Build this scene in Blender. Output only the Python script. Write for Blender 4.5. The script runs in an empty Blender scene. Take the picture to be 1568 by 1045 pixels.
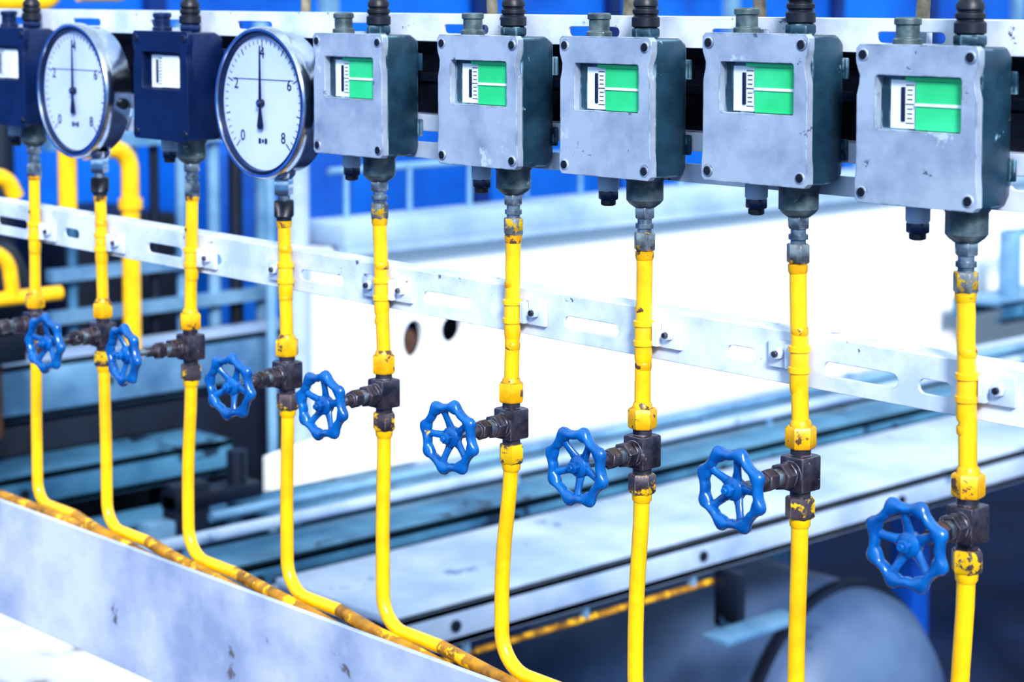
import bpy, bmesh, math, random
from mathutils import Vector, Matrix
random.seed(4)
S=bpy.context.scene
try:
    S.view_settings.view_transform='Standard'; S.view_settings.look='None'
    S.view_settings.look='Medium High Contrast'
except Exception: pass
V=Vector
# ------------------------------------------------------------------ materials
def lin(c):
    return tuple(((x/255)/12.92 if x/255<=.04045 else ((x/255+.055)/1.055)**2.4) for x in c)+(1,)
def paint(name,base,alt=None,chip=None,scale=30,chip_scale=60,chip_at=.62,alt_at=(.4,.65),rough=.45,metal=0.,bump=.15,coat=0.,stretch=(1,1,1),chip2=None,chip2_at=.7,chip2_scale=25,edge=None,edge_r=.0022,edge_n=70):
    m=bpy.data.materials.new(name);m.use_nodes=True;nt=m.node_tree;N=nt.nodes;L=nt.links
    b=N['Principled BSDF'];b.inputs['Roughness'].default_value=rough;b.inputs['Metallic'].default_value=metal
    b.inputs['Coat Weight'].default_value=coat
    tc=N.new('ShaderNodeTexCoord');oi=N.new('ShaderNodeObjectInfo')
    mul=N.new('ShaderNodeMath');mul.operation='MULTIPLY';mul.inputs[1].default_value=37.
    L.new(oi.outputs['Random'],mul.inputs[0])
    add=N.new('ShaderNodeVectorMath');add.operation='ADD'
    L.new(tc.outputs['Object'],add.inputs[0]);L.new(mul.outputs[0],add.inputs[1])
    mp=N.new('ShaderNodeMapping');mp.inputs['Scale'].default_value=stretch
    L.new(add.outputs[0],mp.inputs['Vector'])
    n1=N.new('ShaderNodeTexNoise');n1.inputs['Scale'].default_value=scale;n1.inputs['Detail'].default_value=6;n1.inputs['Roughness'].default_value=.6
    L.new(mp.outputs[0],n1.inputs['Vector'])
    r=N.new('ShaderNodeValToRGB');r.color_ramp.elements[0].position=alt_at[0];r.color_ramp.elements[1].position=alt_at[1]
    r.color_ramp.elements[0].color=lin(base);r.color_ramp.elements[1].color=lin(alt or base)
    L.new(n1.outputs[0],r.inputs[0]);col=r.outputs[0]
    for ch,at,sc,det in ((chip,chip_at,chip_scale,5),(chip2,chip2_at,chip2_scale,7)):
        if not ch: continue
        n2=N.new('ShaderNodeTexNoise');n2.inputs['Scale'].default_value=sc;n2.inputs['Detail'].default_value=det;n2.inputs['Roughness'].default_value=.68
        L.new(mp.outputs[0],n2.inputs['Vector'])
        r2=N.new('ShaderNodeValToRGB');r2.color_ramp.elements[0].position=at;r2.color_ramp.elements[1].position=at+.035
        r2.color_ramp.elements[0].color=(0,0,0,1);r2.color_ramp.elements[1].color=(1,1,1,1)
        L.new(n2.outputs[0],r2.inputs[0])
        mx=N.new('ShaderNodeMix');mx.data_type='RGBA';L.new(r2.outputs[0],mx.inputs[0]);L.new(col,mx.inputs[6]);mx.inputs[7].default_value=lin(ch);col=mx.outputs[2]
    if edge:   # wear along real edges: bevel-node normal vs. geometric normal, broken up by noise
        bv=N.new('ShaderNodeBevel');bv.samples=4;bv.inputs['Radius'].default_value=edge_r
        ge=N.new('ShaderNodeNewGeometry');dt=N.new('ShaderNodeVectorMath');dt.operation='DOT_PRODUCT'
        L.new(bv.outputs[0],dt.inputs[0]);L.new(ge.outputs['Normal'],dt.inputs[1])
        iv=N.new('ShaderNodeMapRange');iv.inputs['From Min'].default_value=.99;iv.inputs['From Max'].default_value=.86
        L.new(dt.outputs['Value'],iv.inputs['Value'])
        n3=N.new('ShaderNodeTexNoise');n3.inputs['Scale'].default_value=edge_n;n3.inputs['Detail'].default_value=5
        L.new(mp.outputs[0],n3.inputs['Vector'])
        mr=N.new('ShaderNodeMapRange');mr.inputs['From Min'].default_value=.47;mr.inputs['From Max'].default_value=.58;L.new(n3.outputs[0],mr.inputs['Value'])
        mm=N.new('ShaderNodeMath');mm.operation='MULTIPLY';L.new(iv.outputs[0],mm.inputs[0]);L.new(mr.outputs[0],mm.inputs[1])
        mx=N.new('ShaderNodeMix');mx.data_type='RGBA';L.new(mm.outputs[0],mx.inputs[0]);L.new(col,mx.inputs[6]);mx.inputs[7].default_value=lin(edge);col=mx.outputs[2]
    L.new(col,b.inputs['Base Color'])
    if bump:
        bp=N.new('ShaderNodeBump');bp.inputs['Strength'].default_value=bump;bp.inputs['Distance'].default_value=.002
        L.new(n1.outputs[0],bp.inputs['Height']);L.new(bp.outputs[0],b.inputs['Normal'])
    return m
M={}
M['cover']=paint('cast_cover_silver',(178,190,210),(138,152,178),(88,102,128),scale=26,chip_scale=60,chip_at=.66,alt_at=(.40,.72),rough=.4,metal=.3,chip2=(204,216,236),chip2_at=.63,chip2_scale=20,edge=(56,70,100))
M['side']=paint('housing_dark_slate',(40,72,92),(22,48,66),(140,180,204),scale=30,chip_scale=34,chip_at=.645,rough=.35,metal=.1,edge=(150,190,212),edge_r=.003)
M['navy']=paint('navy_enamel',(8,28,66),(14,36,82),(120,140,170),scale=30,chip_scale=50,chip_at=.75,rough=.32)
M['green']=paint('green_indicator',(48,196,124),(66,208,146),scale=20,bump=0,rough=.3)
M['white']=paint('white_scale',(236,242,252),(214,222,236),scale=30,bump=0,rough=.4)
M['dial']=paint('dial_face',(200,214,250),(186,204,246),scale=12,bump=0,rough=.3)
M['black']=paint('black_rubber',(10,14,28),(22,28,46),scale=60,rough=.45)
M['ink']=paint('dark_ink',(18,26,64),bump=0,rough=.5)
M['chrome']=paint('polished_steel',(210,220,236),(160,174,198),scale=30,rough=.18,metal=1,bump=.02)
M['steel']=paint('fitting_steel',(150,162,174),(84,94,108),(206,164,50),scale=90,chip_scale=55,chip_at=.66,rough=.3,metal=.75)
M['steely']=paint('fitting_steel_overpainted',(146,154,160),(80,82,92),(232,182,30),scale=90,chip_scale=60,chip_at=.55,rough=.32,metal=.6)
M['hub']=paint('cast_hub_metal',(104,120,124),(54,70,78),(176,186,186),scale=60,chip_scale=90,chip_at=.66,rough=.4,metal=.4,bump=.3)
M['bronze']=paint('valve_bronze',(92,84,94),(48,46,62),(168,156,160),scale=80,chip_scale=110,chip_at=.65,rough=.3,metal=.6,bump=.3,edge=(176,174,190),edge_r=.0012)
M['yellow']=paint('yellow_paint',(252,196,10),(242,176,6),(140,96,30),scale=40,chip_scale=85,chip_at=.735,rough=.3,coat=.25)
M['nut']=paint('chipped_yellow_nut',(244,188,18),(220,152,12),(100,76,56),scale=60,chip_scale=75,chip_at=.56,rough=.36,metal=.15,bump=.3,edge=(90,68,50),edge_r=.0012)
M['nutdark']=paint('dark_nut_yellow_splash',(92,82,90),(54,48,60),(244,194,24),scale=60,chip_scale=50,chip_at=.535,rough=.36,metal=.3,bump=.3,edge=(180,160,120),edge_r=.0012)
M['dirtyel']=paint('dirty_yellow',(200,142,28),(92,64,34),(246,192,24),scale=30,chip_scale=40,chip_at=.56,rough=.5)
M['wheel']=paint('blue_enamel',(2,98,172),(0,76,146),(150,200,230),scale=60,chip_scale=80,chip_at=.73,rough=.28,coat=.3,chip2=(240,205,50),chip2_at=.68,chip2_scale=30)
M['rail']=paint('rail_white_paint',(222,230,248),(180,196,224),(84,96,122),scale=18,chip_scale=50,chip_at=.64,rough=.42,bump=.2,edge=(110,124,150),edge_r=.0012,edge_n=50)
M['beam']=paint('weathered_white_steel',(202,208,230),(144,158,192),(104,100,108),scale=7,chip_scale=14,chip_at=.67,alt_at=(.40,.68),rough=.5,bump=.25,chip2=(240,205,50),chip2_at=.75,chip2_scale=11)
M['wall']=paint('bright_white_panel',(250,252,255),(240,246,255),scale=2,rough=.6,bump=0)
M['ledge']=paint('grey_ledge',(164,186,210),(128,154,186),scale=4,rough=.6)
M['blue']=paint('cobalt_blue_panel',(0,104,204),(0,70,164),scale=1.6,rough=.5,bump=0)
M['blue2']=paint('deep_blue_panel',(2,50,124),(2,28,82),scale=2.,rough=.5,bump=0)
M['gsteel']=paint('galvanised_steel',(122,162,194),(78,120,158),scale=5,rough=.45,metal=.1)
M['tsteel']=paint('teal_steel',(76,128,160),(40,84,118),(20,42,66),scale=5,chip_scale=6,chip_at=.60,rough=.5)
M['dsteel']=paint('dark_steel',(12,24,46),(6,12,28),(56,92,128),scale=7,chip_scale=7,chip_at=.67,rough=.5)
M['lsteel']=paint('lilac_grey_steel',(172,188,212),(132,154,188),(88,116,152),scale=4,chip_scale=7,chip_at=.64,rough=.45)
M['tank']=paint('tank_shell',(84,106,140),(58,82,120),(44,64,100),scale=3,chip_scale=6,chip_at=.66,rough=.5)
M['floor']=paint('floor_concrete',(8,22,48),(18,42,82),scale=2,rough=.7)
M['concrete']=paint('pale_concrete',(226,230,238),(112,98,100),scale=5,alt_at=(.5,.62),rough=.8)
M['brown']=paint('rust_brown',(92,60,44),(50,34,34),scale=20,rough=.7)
M['hose']=paint('aged_hose',(150,140,120),(92,84,76),scale=50,rough=.6)
# ------------------------------------------------------------------ mesh builder
class B:
    def __init__(s,name,loc=(0,0,0)):
        s.name=name;s.loc=V(loc);s.bm=bmesh.new();s.ms=[]
    def mi(s,m):
        if m not in s.ms:s.ms.append(m)
        return s.ms.index(m)
    def frame(s,d):
        d=V(d).normalized();up=V((0,0,1)) if abs(d.z)<.9 else V((1,0,0))
        a=up.cross(d).normalized();b=d.cross(a);return a,b,d
    def rings(s,rings,m,closed=False,cap=True):
        i=s.mi(m);R=[[s.bm.verts.new(p) for p in r] for r in rings];n=len(R[0])
        rng=range(len(R)) if closed else range(len(R)-1)
        for k in rng:
            A=R[k];Bn=R[(k+1)%len(R)]
            for j in range(n):
                try:f=s.bm.faces.new((A[j],A[(j+1)%n],Bn[(j+1)%n],Bn[j]));f.material_index=i
                except ValueError:pass
        if cap and not closed:
            for r in (R[0],R[-1]):
                try:f=s.bm.faces.new(r);f.material_index=i
                except ValueError:pass
    def lathe(s,o,d,prof,m,seg=28,rot=0):
        o=V(o);a,b,d=s.frame(d)
        s.rings([[o+d*h+(a*math.cos(2*math.pi*j/seg+rot)+b*math.sin(2*math.pi*j/seg+rot))*r for j in range(seg)] for r,h in prof],m)
    def cyl(s,p,q,r,m,r2=None,seg=24):
        p=V(p);q=V(q);s.lathe(p,q-p,[(r,0),(r2 if r2 is not None else r,(q-p).length)],m,seg)
    def nut(s,p,q,af,m,rot=0.,sides=6):
        p=V(p);q=V(q);L=(q-p).length;r=af/2/math.cos(math.pi/sides);c=min(.08*af,L*.25)
        s.lathe(p,q-p,[(r*.88,0),(r,c),(r,L-c),(r*.88,L)],m,sides,rot)
    def box(s,c,sz,m,rz=0.,rx=0.,bev=0.):
        c=V(c);R=Matrix.Rotation(rz,3,'Z')@Matrix.Rotation(rx,3,'X');i=s.mi(m)
        r=bmesh.ops.create_cube(s.bm,size=1,matrix=Matrix.Translation(c)@R.to_4x4()@Matrix.Diagonal((*sz,1)))
        fs={f for v in r['verts'] for f in v.link_faces}
        for f in fs:f.material_index=i
        if bev:
            es={e for f in fs for e in f.edges}
            rr=bmesh.ops.bevel(s.bm,geom=list(es),offset=bev,segments=2,affect='EDGES',profile=.5)
            for f in rr['faces']:f.material_index=i
    def tube(s,pts,r,m,seg=16,fil=0.,rf=None,cap=True):
        pts=[V(p) for p in pts]
        if fil and len(pts)>2:
            o=[pts[0]]
            for k in range(1,len(pts)-1):
                a,b,c=pts[k-1],pts[k],pts[k+1];f=min(fil,(a-b).length*.45,(c-b).length*.45)
                if (b-a).angle(c-b)<.05:o.append(b);continue
                p0=b+(a-b).normalized()*f;p1=b+(c-b).normalized()*f
                for t in range(13):
                    t/=12.;w=.75
                    den=(1-t)**2+2*t*(1-t)*w+t*t
                    o.append((p0*(1-t)**2+b*2*t*(1-t)*w+p1*t*t)/den)
            o.append(pts[-1]);pts=o
        a,b,_=s.frame(pts[1]-pts[0]);R=[]
        for k,p in enumerate(pts):
            d=(pts[min(k+1,len(pts)-1)]-pts[max(k-1,0)]).normalized()
            a=(a-d*a.dot(d)).normalized();b=d.cross(a)
            rr=r*(rf(k) if rf else 1)
            R.append([p+(a*math.cos(2*math.pi*j/seg)+b*math.sin(2*math.pi*j/seg))*rr for j in range(seg)])
        s.rings(R,m,cap=cap)
    def plate(s,outer,holes,fn,t0,t1,m):
        """outer/holes: 2-D loops; fn(a,b,t)->3-D"""
        i=s.mi(m);tb=bmesh.new();E=[];loops=[]
        for lp in [outer]+holes:
            vs=[tb.verts.new((x,y,0)) for x,y in lp]
            E+=[tb.edges.new((vs[k],vs[(k+1)%len(vs)])) for k in range(len(vs))];loops.append(vs)
        bmesh.ops.triangle_fill(tb,use_beauty=True,edges=E)
        tb.verts.index_update();P=[v.co.copy() for v in tb.verts];F=[[v.index for v in f.verts] for f in tb.faces]
        LI=[[v.index for v in l] for l in loops];tb.free()
        A=[s.bm.verts.new(fn(p.x,p.y,t0)) for p in P];C=[s.bm.verts.new(fn(p.x,p.y,t1)) for p in P]
        for f in F:
            g=s.bm.faces.new([A[k] for k in f]);g.material_index=i
            g=s.bm.faces.new([C[k] for k in reversed(f)]);g.material_index=i
        for l in LI:
            for k in range(len(l)):
                a,b=l[k],l[(k+1)%len(l)]
                g=s.bm.faces.new((A[a],A[b],C[b],C[a]));g.material_index=i
    def text(s,body,size,mat4,m):
        c=bpy.data.curves.new('t','FONT');c.body=body;c.size=size;c.align_x='CENTER';c.align_y='CENTER';c.extrude=.0002;c.resolution_u=3
        o=bpy.data.objects.new('t',c);bpy.context.collection.objects.link(o)
        dg=bpy.context.evaluated_depsgraph_get();me=bpy.data.meshes.new_from_object(o.evaluated_get(dg))
        i=s.mi(m);n0=len(s.bm.faces);me.transform(mat4);s.bm.from_mesh(me);s.bm.faces.ensure_lookup_table()
        for f in s.bm.faces[n0:]:f.material_index=i
        bpy.data.objects.remove(o);bpy.data.meshes.remove(me);bpy.data.curves.remove(c)
    def done(s,bev=0.,ang=38):
        bmesh.ops.recalc_face_normals(s.bm,faces=s.bm.faces)
        me=bpy.data.meshes.new(s.name);s.bm.to_mesh(me);s.bm.free()
        for m in s.ms:me.materials.append(M[m])
        me.polygons.foreach_set('use_smooth',[True]*len(me.polygons));me.set_sharp_from_angle(angle=math.radians(ang))
        o=bpy.data.objects.new(s.name,me);o.location=s.loc;bpy.context.collection.objects.link(o)
        if bev:
            md=o.modifiers.new('soft_edges','BEVEL');md.width=bev;md.segments=2;md.limit_method='ANGLE';md.angle_limit=math.radians(50)
        return o
def slot(cx,cy,L,h,n=6):
    r=h/2;o=[]
    for k in range(n+1):a=-math.pi/2+math.pi*k/n;o.append((cx+L/2-r+r*math.cos(a),cy+r*math.sin(a)))
    for k in range(n+1):a=math.pi/2+math.pi*k/n;o.append((cx-L/2+r+r*math.cos(a),cy+r*math.sin(a)))
    return o
def circ(cx,cy,r,n=24,ry=None): return [(cx+r*math.cos(2*math.pi*k/n),cy+(ry or r)*math.sin(2*math.pi*k/n)) for k in range(n)]
def rrect(cx,cy,w,h,r,n=4):
    o=[]
    for (sx,sy,a0) in ((1,-1,-90),(1,1,0),(-1,1,90),(-1,-1,180)):
        for k in range(n+1):
            a=math.radians(a0+90*k/n);o.append((cx+sx*(w/2-r)+r*math.cos(a),cy+sy*(h/2-r)+r*math.sin(a)))
    return o
XZ=lambda a,b,t:(a,t,b)
# ------------------------------------------------------------------ transmitter boxes
def transmitter(loc,hubx,cov='cover',side='side',green=True):
    b=B('pressure_transmitter',loc)       # origin: box centre, y=0 pipe plane
    W,H=.102,.112;w=W/2;h=H/2
    half=[(w,-h+.003),(w,-h+.014),(w-.0010,-h+.024),(w-.0010,h-.036),(w-.0030,h-.028),(w-.0034,h-.022),(w-.0004,h-.014),(w,h-.011),(w,h-.003)]
    out=[(x-.0,y) for x,y in half]+[(w-.003,h)]+[(-w+.003,h)]+[(-x,y) for x,y in reversed(half)]+[(-w+.003,-h),(w-.003,-h)]
    wx,wz,ww,wh=.002,.0155,.071,.038
    win=rrect(wx,wz,ww,wh,.002,2)
    b.plate(out,[win],XZ,-.031,-.024,cov)
    # housing body behind, bulging flank profile
    prof=[(-.0242,w-.0015),(-.023,w-.0015),(-.012,w+.001),(.004,w),(.014,w-.004)]
    R=[]
    for y,x in prof:
        hh=h-.001 if y<.01 else h-.005
        R.append([(px,y,pz) for px,pz in rrect(0,0,2*x,2*hh,.004,2)])
    b.rings(R,side)
    b.box((w-.004,.0155,.030),(.008,.003,.016),side,bev=.001)
    b.box((w-.004,.0155,-.030),(.008,.003,.016),side,bev=.001)
    # window interior
    b.box((wx,-.0215,wz),(ww+.001,.003,wh+.001),'black')
    sx=wx-ww/2
    b.box((sx+.0185,-.0235,wz-.001),(.021,.0015,wh-.004),'white')
    b.box((sx+.019,-.0247,wz-.001),(.003,.0012,wh-.014),'ink')
    for k in range(9):
        b.box((sx+.0245,-.0245,wz-.014+k*.0033),(.0045 if k%4 else .007,.0006,.0006),'ink')
    if green:
        b.box((sx+.0505,-.0245,wz-.001),(.041,.0025,wh-.003),'green')
        b.box((sx+.0505,-.0261,wz-.001),(.041,.001,.0022),'white')
        b.box((sx+.046,-.0245,wz+wh/2-.002),(.048,.005,.003),'green')
    else:
        b.box((sx+.0445,-.0245,wz-.001),(.030,.0025,wh-.005),'white')
    for ex in (-1,1):
        for ez in (-1,1):
            cx,cz=ex*(w-.0065),ez*(h-.0075)
            b.lathe((cx,-.0305,cz),(0,-1,0),[(.0044,0),(.0044,.0012),(.003,.0014)],cov,16)
            b.lathe((cx,-.0315,cz),(0,-1,0),[(.0034,0),(.0034,.0009)],'black',12)
    # bottom hub, nuts
    hx=hubx-loc[0]
    zb=-h
    b.lathe((hx,0,zb+.002),(0,0,-1),[(.0165,0),(.0165,.004),(.0150,.006),(.0150,.021),(.0125,.024),(.0085,.027)],'hub',28)
    b.nut((hx,0,zb-.024),(hx,0,zb-.034),.0150,'steel',.3)
    b.cyl((hx,0,zb-.033),(hx,0,zb-.047),.0058,'steel')
    b.cyl((hx,0,zb-.038),(hx,0,zb-.042),.0074,'steel')
    b.nut((hx,0,zb-.045),(hx,0,zb-.060),.0155,'steely' if green else 'steel',.1)
    gx=hx-.041
    b.lathe((gx,0,zb+.001),(0,0,-1),[(.0088,0),(.0088,.014),(.0075,.016)],'lsteel',20)
    b.nut((gx,0,zb-.014),(gx,0,zb-.022),.0145,'navy')
    b.lathe((gx,0,zb-.022),(0,0,-1),[(.0062,0),(.0062,.004),(.004,.005)],'black',16)
    tx=hx-.052
    b.lathe((tx,0,h-.001),(0,0,1),[(.0105,0),(.0105,.004),(.0085,.005),(.0085,.014),(.0098,.0145),(.0098,.0185),(.008,.0195)],'hub' if green else 'navy',24)
    b.nut((hx,0,h-.001),(hx,0,h+.007),.020,'side' if green else 'navy')
    pr=[(.0088,0),(.0112,.001),(.0112,.008),(.0090,.010),(.0106,.0115),(.0106,.0145),(.0086,.016),(.0100,.0175),(.0098,.021),(.0062,.026)]
    b.lathe((hx,0,h+.007),(0,0,1),pr,'black',24)
    b.tube([(hx,0,h+.03),(hx+.001,0,h+.08),(hx+.006,.012,h+.17),(hx+.004,.03,h+.30)],.0062,'black',12)
    b.done(.0006)
xt=[-2.079,-1.937,-1.757,-1.598,-1.450,-1.268,-1.113,-.9556,-.807]
xv=[-2.083,-1.935,-1.7635,-1.595,-1.445,-1.2707,-1.1145,-.951,-.802]
xb=[-2.085,-1.933,-1.772,-1.598,-1.448,-1.283,-1.121,-.953,-.807]
vz=[1.518,1.524,1.532,1.526,1.5295,1.5285,1.530,1.541,1.531]
for bx,bz,k in ((-1.458,1.808,4),(-1.281,1.809,5),(-1.129,1.810,6),(-.974,1.815,7),(-.8295,1.809,8)):
    transmitter((bx,0,bz),xt[k])
transmitter((-2.094,0,1.806),xt[0],'navy','navy',False)
transmitter((-1.767,0,1.806),xt[2],'navy','navy',False)
# ------------------------------------------------------------------ gauges
def gauge(loc,sx):
    b=B('pressure_gauge',loc);R=.0745
    b.lathe((0,.016,0),(0,-1,0),[(.045,0),(.066,.002),(.0695,.006),(.0695,.026),(.0715,.027),(R,.029),(R,.038),(R-.002,.0405),(R-.0045,.0405),(R-.0055,.038),(R-.006,.033),(.001,.033)],'chrome',72)
    b.lathe((0,-.0175,0),(0,-1,0),[(R-.0055,0),(R-.0055,.0052),(R-.0080,.0055),(R-.0090,.001)],'navy',72)
    b.lathe((0,-.0168,0),(0,-1,0),[(R-.008,0),(R-.008,.0018),(.0005,.0018)],'dial',72)
    yf=-.0189
    for k in range(41):
        a=math.radians(225-270*k/40);L=.0085 if k%10==0 else (.0065 if k%5==0 else .0042);rr=R-.0125
        c=V((math.cos(a),0,math.sin(a)))*(rr-L/2)
        m4=Matrix.Translation((c.x,yf,c.z))@Matrix.Rotation(-a,4,'Y')@Matrix.Diagonal((L,.0004,.0009 if k%5==0 else .0005,1))
        r=bmesh.ops.create_cube(b.bm,size=1,matrix=m4);i=b.mi('ink')
        for v in r['verts']:
            for f in v.link_faces:f.material_index=i
    T=Matrix.Rotation(math.pi/2,4,'X')
    for d,k in (('0',0),('2',10),('4',20),('6',30),('8',40)):
        a=math.radians(225-270*k/40);rr=R-.0275
        if k==20: rr=R-.026
        b.text(d,.0155,Matrix.Translation((math.cos(a)*rr,yf,math.sin(a)*rr))@T,'ink')
    for k,(ww) in enumerate((.0036,.0028,.0036)):   # dummy unit marks
        b.box((-.005+k*.005,yf,-.037),(ww,.0004,.0052 if k!=1 else .0034),'ink')
    b.box((0,yf,.023),(.100,.0003,.0007),'navy')  # reflection line across the dial, drawn in as a thin dark bar
    yp=yf-.003
    b.plate([(-.0006,.056),(.0006,.056),(.0019,.006),(.0014,-.004),(.0050,-.023),(.003,-.0255),(-.003,-.0255),(-.0050,-.023),(-.0014,-.004),(-.0019,.006)],[],XZ,yp-.0004,yp+.0004,'ink')
    b.lathe((0,yf,0),(0,-1,0),[(.0038,0),(.0038,.005),(.0028,.006)],'ink',20)
    b.lathe((0,yf-.005,0),(0,-1,0),[(.0020,0),(.0020,.0014)],'chrome',14)
    b.lathe((.066,-.001,-.012),(1,0,-.15),[(.006,0),(.006,.006),(.004,.007)],'black',14)
    x=sx-loc[0]
    b.lathe((x,0,-R+.008),(0,0,-1),[(.0125,0),(.0120,.004),(.0085,.008)],'chrome',24)
    b.nut((x,0,-R+.001),(x,0,-R-.016),.0145,'chrome',0.2,4)
    b.cyl((x,0,-R-.015),(x,0,-R-.022),.0060,'steel')
    b.nut((x,0,-R-.021),(x,0,-R-.038),.0185,'black',.2)
    b.cyl((x,0,-R-.037),(x,0,-R-.044),.0075,'black')
    b.done(.0003,40)
gauge((-1.955,0,1.794),xt[1]);gauge((-1.606,0,1.794),xt[3])
# ------------------------------------------------------------------ pipes
PR=.0066
NB=9
FIL=[.024,.028,.032,.032,.031,.034,.034,.034,.034]
for k in range(NB):
    gauged=k in (1,3);x0=xt[k];x1=xv[k];x2=xb[k];z0=1.677 if gauged else (1.692 if k!=7 else 1.697);c=vz[k]
    b=B('yellow_gas_pipe',(x1,0,c));f=lambda x,y,z:(x-x1,y,z-c)
    n=9;pts=[f(x0+(x1-x0)*j/n+random.uniform(-.0004,.0004),0,z0-(z0-c-.030)*j/n) for j in range(n+1)]
    b.tube(pts,PR,'yellow',18)
    b.lathe(f(x0,0,z0+.002),(0,0,-1),[(PR*.9,0),(PR*1.16,.001),(PR*1.13,.006),(PR,.008)],'nut',18)
    b.lathe(f((x0+x1)/2,0,1.634),(0,0,-1),[(PR,0),(PR*1.10,.002),(PR*1.10,.028),(PR,.031)],'yellow',18)
    for zz in (1.605,1.655): b.lathe(f((x0+x1)/2,0,zz+random.uniform(-.006,.006)),(0,0,-1),[(PR*.98,0),(PR*1.05,.001),(PR*1.04,.004),(PR*.98,.006)],'nut',18)
    b.nut(f(x1,0,c+.0355),f(x1,0,c+.0185),.0205,'nut',random.uniform(-.3,.3))
    b.lathe(f(x1,0,c+.0405),(0,0,-1),[(PR,0),(.0080,.002),(.0084,.006)],'nut',18)
    b.nut(f(x1,0,c-.0185),f(x1,0,c-.0350),.0195,'nutdark',random.uniform(-.3,.3))
    b.lathe(f(x1,0,c-.0345),(0,0,-1),[(.0084,0),(.0080,.006),(PR,.008)],'yellow',18)
    zr=1.3075
    path=[f(x1,0,c-.03),f(x1+(x2-x1)*.15,0,1.47),f(x2,0,1.40),f(x2,0,zr),f(x2+.085,0,zr-.001)]
    run=[];last=(0,zr-.001)
    for j in range(k+1,NB):
        step=j-k;yy=-.0135 if step>0 else 0;zz=zr-.002-(0 if step==1 else .012*(step-1)+.004)
        if zz<1.235:break
        run.append(f(xb[j],yy,zz));last=(yy,zz)
    if not run: run=[f(x2+.35,0,zr)]
    else: run.append(f(run[-1][0]+x1+.12,last[0],last[1]))
    b.tube(path,PR,'yellow',18,fil=FIL[k],cap=False)
    b.tube([f(x2+.084,0,zr-.001)]+run,PR*.98,'dirtyel' if k<5 else 'yellow',16,fil=.02)
    b.done(0,40)
b=B('yellow_header_pipe',(-2.6,-.013,1.305))
b.tube([(-.5,0,.0),(.45,0,0),(.60,0,-.002),(.8,0,-.016),(1.1,0,-.04)],PR,'dirtyel',16);b.done()
# ------------------------------------------------------------------ valves
def valve(x,dx,k):
    b=B('handwheel_valve',(x,0,vz[k]))
    b.box((0,0,0),(.0225,.0225,.027),'bronze',bev=.002)
    b.cyl((0,0,.012),(0,0,.0186),.0078,'bronze');b.cyl((0,0,-.012),(0,0,-.0186),.0078,'bronze')
    d=V((dx,-.08,0)).normalized();p=V((0,0,0))
    b.cyl(p+d*.008,p+d*.016,.0098,'bronze')
    b.nut(p+d*.015,p+d*.026,.0185,'bronze',.2)
    b.cyl(p+d*.025,p+d*.034,.0068,'steel')
    b.nut(p+d*.032,p+d*.043,.0150,'bronze',.5)
    b.cyl(p+d*.042,p+d*.052,.0052,'bronze');b.cyl(p+d*.050,p+d*.082,.0034,'steel')
    a,c,_=b.frame(d);o=p+d*.079;R=.0262;ph=k*.37
    rings=[];n=128;NL=8
    for j in range(n):
        t=2*math.pi*j/n;cc=math.cos(NL*t+ph);bump=max(0.,cc)**.8;e=a*math.cos(t)+c*math.sin(t)
        rr=R+.0012*cc;ra=.0036+.0026*bump;rb=.0048
        rings.append([o+e*(rr+ra*math.cos(q))+d*rb*math.sin(q) for q in [2*math.pi*w/14 for w in range(14)]])
    b.rings(rings,'wheel',closed=True)
    for s5 in range(5):
        t=2*math.pi*s5/5+ph;e=a*math.cos(t)+c*math.sin(t);g=-a*math.sin(t)+c*math.cos(t)
        rr=[]
        for q,(ra,off,wd) in enumerate(((.005,-.005,.0052),(.012,-.0035,.0034),(.019,-.0015,.0030),(.0258,0,.0050))):
            m=o+e*ra+d*off
            rr.append([m+g*wd*math.cos(u)+d*.0026*math.sin(u) for u in [2*math.pi*w/10 for w in range(10)]])
        b.rings(rr,'wheel')
    b.lathe(o-d*.010,d,[(.0065,0),(.0088,.003),(.0088,.009),(.0062,.011)],'wheel',22)
    b.nut(o+d*.001,o+d*.0065,.0085,'wheel',.2);b.cyl(o+d*.006,o+d*.009,.0026,'wheel',seg=12)
    b.done(.0004,42)
for k,dx in enumerate((-.012,.010,-.004,.014,.008,.008,.004,.000,.006)): valve(xv[k],dx,k)
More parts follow.
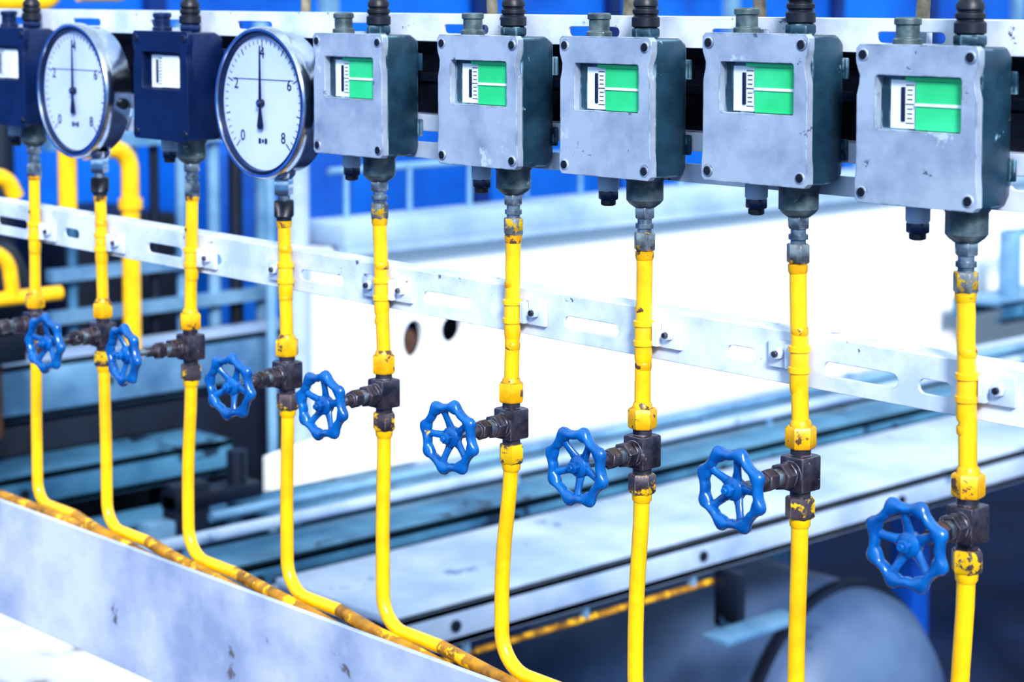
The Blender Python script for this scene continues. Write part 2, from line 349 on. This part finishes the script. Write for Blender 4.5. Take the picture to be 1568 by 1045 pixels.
# ------------------------------------------------------------------ rails
b=B('slotted_pipe_rail',(-1.6,0,1.6285))
XA,XB=-1.5,1.25
sl=[]
for c,L in ((-.904,.068),(-1.183,.064),(-1.365,.068),(-1.551,.068),(-1.825,.066),(-2.015,.032),(-2.15,.07),(-.70,.068),(-.53,.068),(-1.735,.030),(-1.018,.030),(-.838,.028),(-2.35,.068),(-2.55,.068)):
    sl.append(slot(c+1.6,-.003,L,.0105))
b.plate([(XA,-.020),(XB,-.020),(XB,.020),(XA,.020)],sl,XZ,.0095,.0125,'rail')
b.box(((XA+XB)/2,.0245,.0185),(XB-XA,.024,.003),'rail')
b.box(((XA+XB)/2,.0245,-.0185),(XB-XA,.024,.003),'rail')
o=b.done(.0006);o.rotation_euler=(0,math.radians(.42),0)
for k in range(9):
    x=(xt[k]+xv[k])/2;z=1.6245
    b=B('pipe_clamp',(x,0,z))
    s=1 if k not in (3,7) else -1
    for sd in ((1,-1) if k==4 else (s,)):
        b.box((sd*.022,.0072,.002),(.026,.0035,.021),'rail',bev=.0008)
        b.box((sd*.0115,.004,.002),(.006,.008,.019),'rail',bev=.0008)
        b.nut((sd*.0235,.0055,.003),(sd*.0235,.0005,.003),.0085,'rail',.3)
        b.cyl((sd*.0235,.0007,.003),(sd*.0235,-.002,.003),.0025,'bronze',seg=12)
    for q0 in (-.0085,.0075):
        b.rings([[V((math.cos(t)*q,math.sin(t)*q,zz+q0)) for t in [2*math.pi*w/24 for w in range(24)]] for q,zz in ((.0070,0),(.0084,.0004),(.0084,.0048),(.0070,.0052))],'yellow')
    b.done(.0003)
def railx(name,z0,z1,y,slots,back=.022):
    b=B(name,(-1.6,y,(z0+z1)/2));h=(z1-z0)/2
    b.plate([(XA,-h),(XB,-h),(XB,h),(XA,h)],slots,XZ,0,.003,'rail')
    b.box(((XA+XB)/2,back/2+.001,h-.0015),(XB-XA,back,.003),'rail')
    b.done(.0005)
railx('upper_mounting_rail',1.857,1.882,.018,[slot(-1.35+.16*j,-.001,.06,.008) for j in range(16)],.03)
railx('lower_mounting_rail',1.750,1.790,.018,[slot(-1.42+.16*j+.02,-.0,.05,.010) for j in range(16)])
b=B('dark_backing_panel',(-1.6,.036,1.8235));b.box(((XA+XB)/2,0,0),(XB-XA,.006,.066),'black');b.box(((XA+XB)/2,-.004,.0),(XB-XA,.003,.008),'dsteel');b.done(.0005)
b=B('rail_support_post',(-2.92,.072,.94));
for x in (0,2.52): b.box((x,0,0),(.06,.04,1.88),'rail',bev=.003)
b.done()
for k,x in enumerate((-1.64,-1.36,-1.19,-1.045,-.89)):
    b=B('sensing_hose',(x,.060,1.86));s=(-1)**k
    b.nut((0,0,.0),(0,0,.02),.013,'rail');b.tube([(0,0,-.03),(0,0,.03),(.006*s,0,.07),(.03*s,.01,.12),(.06*s,.03,.25)],.0052,'hose',12,fil=.03);b.done()
# ------------------------------------------------------------------ big channel beam lower left
b=B('steel_channel_beam',(-2.0,-.042,1.2475))
b.box((.0,0,0),(2.9,.006,.135),'beam');b.box((0,.022,-.0645),(2.9,.045,.006),'beam');b.box((0,.022,.022),(2.9,.045,.006),'beam')
b.done(.001)
b=B('beam_support_leg',(-3.3,-.01,.588))
for x in (0,2.6):b.box((x,0,0),(.05,.05,1.176),'rail',bev=.003)
b.done()
# ------------------------------------------------------------------ background plant
YZ=lambda a,c,t:(t,a,c)
b=B('white_panel_wall',(-3.6,0,0))
b.plate([(1.43,.74),(1.608,.74),(1.608,.45),(9.5,.45),(9.5,1.335),(1.608,1.335),(1.608,.90),(1.43,.875)],[circ(1.851,1.092,.034,24,.046),circ(1.972,1.102,.036,24,.034)],YZ,0,-.02,'wall')
b.box((-.25,5.75,.9),(.02,7.4,.88),'dsteel')
b.box((-.10,1.62,.9),(.16,.02,.88),'wall')
b.lathe((-.06,1.851,1.085),(1,0,0),[(.028,0),(.028,.04),(.018,.045)],'brown',18);b.box((-.12,1.851,1.05),(.2,.02,.02),'brown')
b.lathe((-.08,1.972,1.102),(1,0,0),[(.02,0),(.02,.03)],'dsteel',18)
b.done()
b=B('wall_ledge',(-3.62,5.55,1.36));b.box((0,0,0),(.16,7.9,.05),'ledge',bev=.004);b.box((.07,0,-.035),(.03,7.9,.02),'ledge');b.done()
b=B('ledge_railing',(-3.66,0,1.385))
for k in range(20):
    y=1.7+k*.19;b.cyl((0,y,0),(0,y,.11),.007,'gsteel',seg=10)
b.tube([(0,1.65,.11),(0,5.4,.11)],.009,'gsteel',10);b.done()
b=B('wall_back',(-5.6,0,0))
b.box((0,5,1.3),(.1,18,3.2),'blue')
for k in range(24):
    b.box((.06,-3.2+k*.7,1.3),(.05,.07,3.2),'blue2' if k%3 else 'gsteel')
b.box((.08,5,1.62),(.06,18,.10),'blue2');b.box((.08,5,1.98),(.06,18,.05),'lsteel')
b.done()
for (y,w,h,m) in ((.6,.5,1.45,'dsteel'),(1.25,.35,1.42,'blue2'),(1.75,.35,1.30,'dsteel'),(2.3,.5,1.46,'blue')):
    b=B('equipment_cabinet',(-4.9,y,h/2));b.box((0,0,0),(.4,w,h),m,bev=.01);b.box((.205,0,.0),(.012,w*.85,h*.8),m,bev=.004);b.box((.216,w*.3,0),(.01,.02,.08),'gsteel');b.done()
b=B('pipe_rack_frame',(-4.2,0,0))
for y,r,m in ((1.46,.020,'gsteel'),(1.53,.012,'dsteel'),(1.608,.014,'gsteel'),(1.704,.016,'gsteel'),(1.77,.018,'dsteel'),(1.853,.020,'gsteel'),(1.30,.012,'tsteel'),(1.12,.028,'dsteel'),(.98,.02,'brown')):
    b.cyl((0,y,0),(0,y,1.83),r,m,seg=14)
for z in (1.14,1.24,1.55):b.box((.02,1.6,z),(.03,.75,.03),'gsteel')
b.done()
b=B('round_steel_post',(-3.66,1.56,0));b.cyl((0,0,0),(0,0,1.60),.027,'lsteel');b.lathe((0,0,1.60),(0,0,1),[(.034,0),(.034,.012),(.01,.02)],'lsteel');b.cyl((.0,-.075,0),(0,-.075,1.62),.012,'gsteel');b.done()
b=B('yellow_plant_piping',(-3.4,0,0))
b.tube([(0,.959,1.18),(0,.959,1.60),(0,.86,1.60)],.018,'yellow',16,fil=.05)
b.lathe((0,.959,1.5),(0,0,-1),[(.024,0),(.024,.02)],'yellow',16)
b.tube([(0,.82,1.46),(0,.82,1.78)],.018,'yellow',16)
b.tube([(0,.5,1.885),(0,.80,1.885),(0,.80,1.96)],.018,'yellow',16,fil=.04)
b.tube([(0,.85,1.90),(0,.97,1.90),(0,.97,2.1)],.015,'yellow',16,fil=.04)
b.tube([(0,.45,1.56),(0,.69,1.56),(0,.71,1.52)],.016,'yellow',16,fil=.04)
b.tube([(0,.3,1.42),(0,.69,1.42),(0,.70,1.33)],.014,'yellow',16,fil=.04)
b.tube([(0,.3,1.33),(0,.80,1.33)],.014,'yellow',16)
b.tube([(0,.5,1.33),(0,.5,0)],.018,'dirtyel',16)
b.done()
b=B('pump_motor',(-3.75,.78,1.30));b.lathe((0,-.1,0),(0,1,0),[(.05,0),(.09,.02),(.09,.2),(.06,.22)],'dsteel',24);b.box((0,0,-.12),(.16,.2,.06),'dsteel',bev=.005);b.box((0,0,-.22),(.10,.12,.18),'brown',bev=.005);b.box((0,0,.10),(.08,.08,.05),'dsteel',bev=.005);b.done()
def ybeam(name,x0,x1,z0,z1,y0,y1,m,side=None):
    b=B(name,((x0+x1)/2,(y0+y1)/2,(z0+z1)/2));w=x1-x0;h=z1-z0;L=y1-y0
    t=min(.012,h*.3);side=side or m
    b.box((0,0,h/2-t/2),(w,L,t),m,bev=.001)
    b.box((w/2-t/2,0,0),(t,L,h),side,bev=.001);b.box((-w/2+t/2,0,0),(t,L,h),side,bev=.001)
    b.box((w/2-.015,0,-h/2+t/2),(.03,L,t),side)
    n=max(2,int(L/.6))
    for k in range(n):
        yy=-L/2+.12+k*(L-.2)/n
        b.lathe((w/2-.001,yy,0),(1,0,0),[(.010,0),(.010,.006)],'dsteel',10)
    b.done()
ybeam('walkway_beam',-2.78,-2.44,.835,.90,.84,6.5,'lsteel')
b=B('yellow_conduit',(-2.46,0,.806));b.tube([(0,.9,0),(0,1.66,0),(-.1,1.70,0)],.006,'dirtyel',12,fil=.03)
for k in range(3):b.box((0,1.0+k*.28,.016),(.012,.012,.026),'gsteel')
b.done()
ybeam('steel_beam',-3.02,-2.86,.84,.90,.75,6.5,'tsteel')
ybeam('steel_beam',-3.36,-3.10,.82,.875,1.15,6.8,'tsteel')
ybeam('steel_beam',-3.52,-3.34,.93,.99,3.9,6.8,'gsteel','tsteel')
b=B('handrail_tube',(-2.98,0,.93));b.tube([(0,.7,0),(0,6.5,0)],.012,'lsteel',12)
b.tube([(-.07,.9,.012),(-.07,6.5,.012)],.010,'gsteel',12)
for k in range(7):b.cyl((0,.8+k*.8,0),(0,.8+k*.8,-.03),.008,'gsteel',seg=8)
b.done()
b=B('handrail_tube',(-3.18,0,.92));b.tube([(0,1.5,0),(0,6.5,0)],.010,'lsteel',12)
for k in range(7):b.cyl((0,1.6+k*.8,0),(0,1.6+k*.8,-.045),.008,'gsteel',seg=8)
b.done()
ybeam('steel_beam',-4.0,-3.85,.988,1.107,.3,2.02,'lsteel','gsteel')
ybeam('steel_beam',-3.82,-3.64,.85,.92,.3,1.36,'tsteel')
ybeam('steel_beam',-3.58,-3.44,.78,.83,.5,1.30,'tsteel')
b=B('dark_gap_box',(-3.985,1.15,.49));b.box((0,0,0),(.30,1.7,.98),'dsteel',bev=.01);b.done()  # near-black block filling the dark gap under the beam
for (x,y,z1,w,m) in ((-3.25,2.75,.82,.06,'gsteel'),(-3.43,4.9,.93,.07,'gsteel'),(-2.94,.95,.84,.08,'dsteel'),(-3.25,1.3,.82,.08,'gsteel'),(-2.6,1.0,.835,.08,'blue2'),(-2.6,3.3,.835,.08,'blue2'),(-2.6,4.9,.835,.08,'dsteel'),(-2.94,2.9,.84,.07,'blue'),(-2.94,4.2,.84,.07,'dsteel'),(-3.51,.7,.78,.07,'dsteel'),(-3.73,.36,.85,.06,'dsteel'),(-3.73,1.25,.85,.06,'dsteel')):
    h=z1-.004;b=B('support_post',(x,y,h/2));b.box((0,0,0),(w,w,h),m,bev=.004);b.box((0,0,-h/2+.007),(w*1.6,w*1.6,.012),m);b.done()
b=B('dark_pipe_stand',(-3.28,1.0,.475));b.box((0,0,0),(.05,.08,.95),'dsteel',bev=.004);b.box((0,.06,.44),(.06,.20,.03),'dsteel',bev=.003);b.box((.0,-.07,.30),(.05,.06,.22),'gsteel',bev=.004);b.cyl((.0,.12,.455),(.0,.12,.52),.02,'dsteel');b.done()
b=B('railing_post',(-3.42,4.05,.99));
b.box((0,0,.10),(.05,.05,.20),'gsteel',bev=.004);b.box((0,.12,.10),(.03,.03,.20),'lsteel',bev=.004);b.box((0,.06,.19),(.03,.18,.02),'gsteel');b.done()
b=B('hanging_bracket',(-2.36,1.62,.74));b.box((0,0,.0),(.06,.22,.012),'gsteel',bev=.002);b.box((-.06,0,.04),(.06,.02,.11),'dsteel',bev=.002);b.done()
b=B('storage_tank',(-2.60,2.15,.36))
b.lathe((.12,0,0),(-1,0,0),[(.002,-.06),(.14,-.045),(.24,-.01),(.29,.05),(.30,.10),(.30,.75),(.2,.82)],'tank',64)
b.lathe((.03,0,0),(-1,0,0),[(.300,-.004),(.312,-.002),(.312,.018),(.300,.020)],'dsteel',64)
b.box((-.15,0,-.335),(.08,.4,.05),'dsteel');b.box((-.5,0,-.335),(.08,.4,.05),'dsteel');b.done()
b=B('blue_drum',(-1.75,2.4,.27));b.lathe((0,0,-.27),(0,0,1),[(.24,0),(.24,.25),(.25,.26),(.24,.27),(.24,.5),(.25,.51),(.25,.53),(.235,.53),(.235,.515),(.01,.515)],'blue',40);b.done()
b=B('black_hose',(-1.42,1.25,.02));b.tube([(0,.0,1.3),(.02,.02,.98),(-.0,.0,.86),(-.06,0,.78),(-.25,.05,.4),(-.3,.05,0)],.009,'black',12,fil=.1);b.done()
b=B('concrete_curb',(-2.95,.41,.4));b.box((0,0,0),(.9,.42,.8),'concrete',bev=.01);b.box((0,-.2,.33),(.92,.03,.03),'dsteel');b.done()
b=B('floor',(0,0,0));b.box((-3,3,-.05),(16,16,.1),'floor');b.done()
# ------------------------------------------------------------------ camera
f=3100.
cam=bpy.data.cameras.new('camera');co=bpy.data.objects.new('camera',cam);bpy.context.collection.objects.link(co)
cam.sensor_width=36;cam.lens=f/1568*36;cam.shift_y=-288/1568
co.location=(0,-1.18,1.9);co.rotation_euler=(math.pi/2-math.radians(4.5),0,math.radians(47.1));S.camera=co
cam.dof.use_dof=True;cam.dof.focus_distance=1.62;cam.dof.aperture_fstop=8.5
# ------------------------------------------------------------------ light
w=bpy.data.worlds.new('world');S.world=w;w.use_nodes=True;nt=w.node_tree;N=nt.nodes;L=nt.links
bg=N['Background'];tc=N.new('ShaderNodeTexCoord');sp=N.new('ShaderNodeSeparateXYZ');L.new(tc.outputs['Generated'],sp.inputs[0])
r=N.new('ShaderNodeValToRGB');L.new(sp.outputs['Z'],r.inputs[0])
r.color_ramp.elements[0].position=0.;r.color_ramp.elements[0].color=(.12,.28,.50,1)
r.color_ramp.elements[1].position=.6;r.color_ramp.elements[1].color=(.82,.95,1,1)
e=r.color_ramp.elements.new(.08);e.color=(.44,.72,1,1)
L.new(r.outputs[0],bg.inputs[0]);bg.inputs[1].default_value=1.22
def sun(name,d,e,ang,c):
    l=bpy.data.lights.new(name,'SUN');l.energy=e;l.angle=math.radians(ang);l.color=c
    o=bpy.data.objects.new(name,l);bpy.context.collection.objects.link(o);o.rotation_euler=V(d).to_track_quat('-Z','Y').to_euler()
sun('sun',(-.85,.58,-.62),4.3,12,(1,.985,.99))
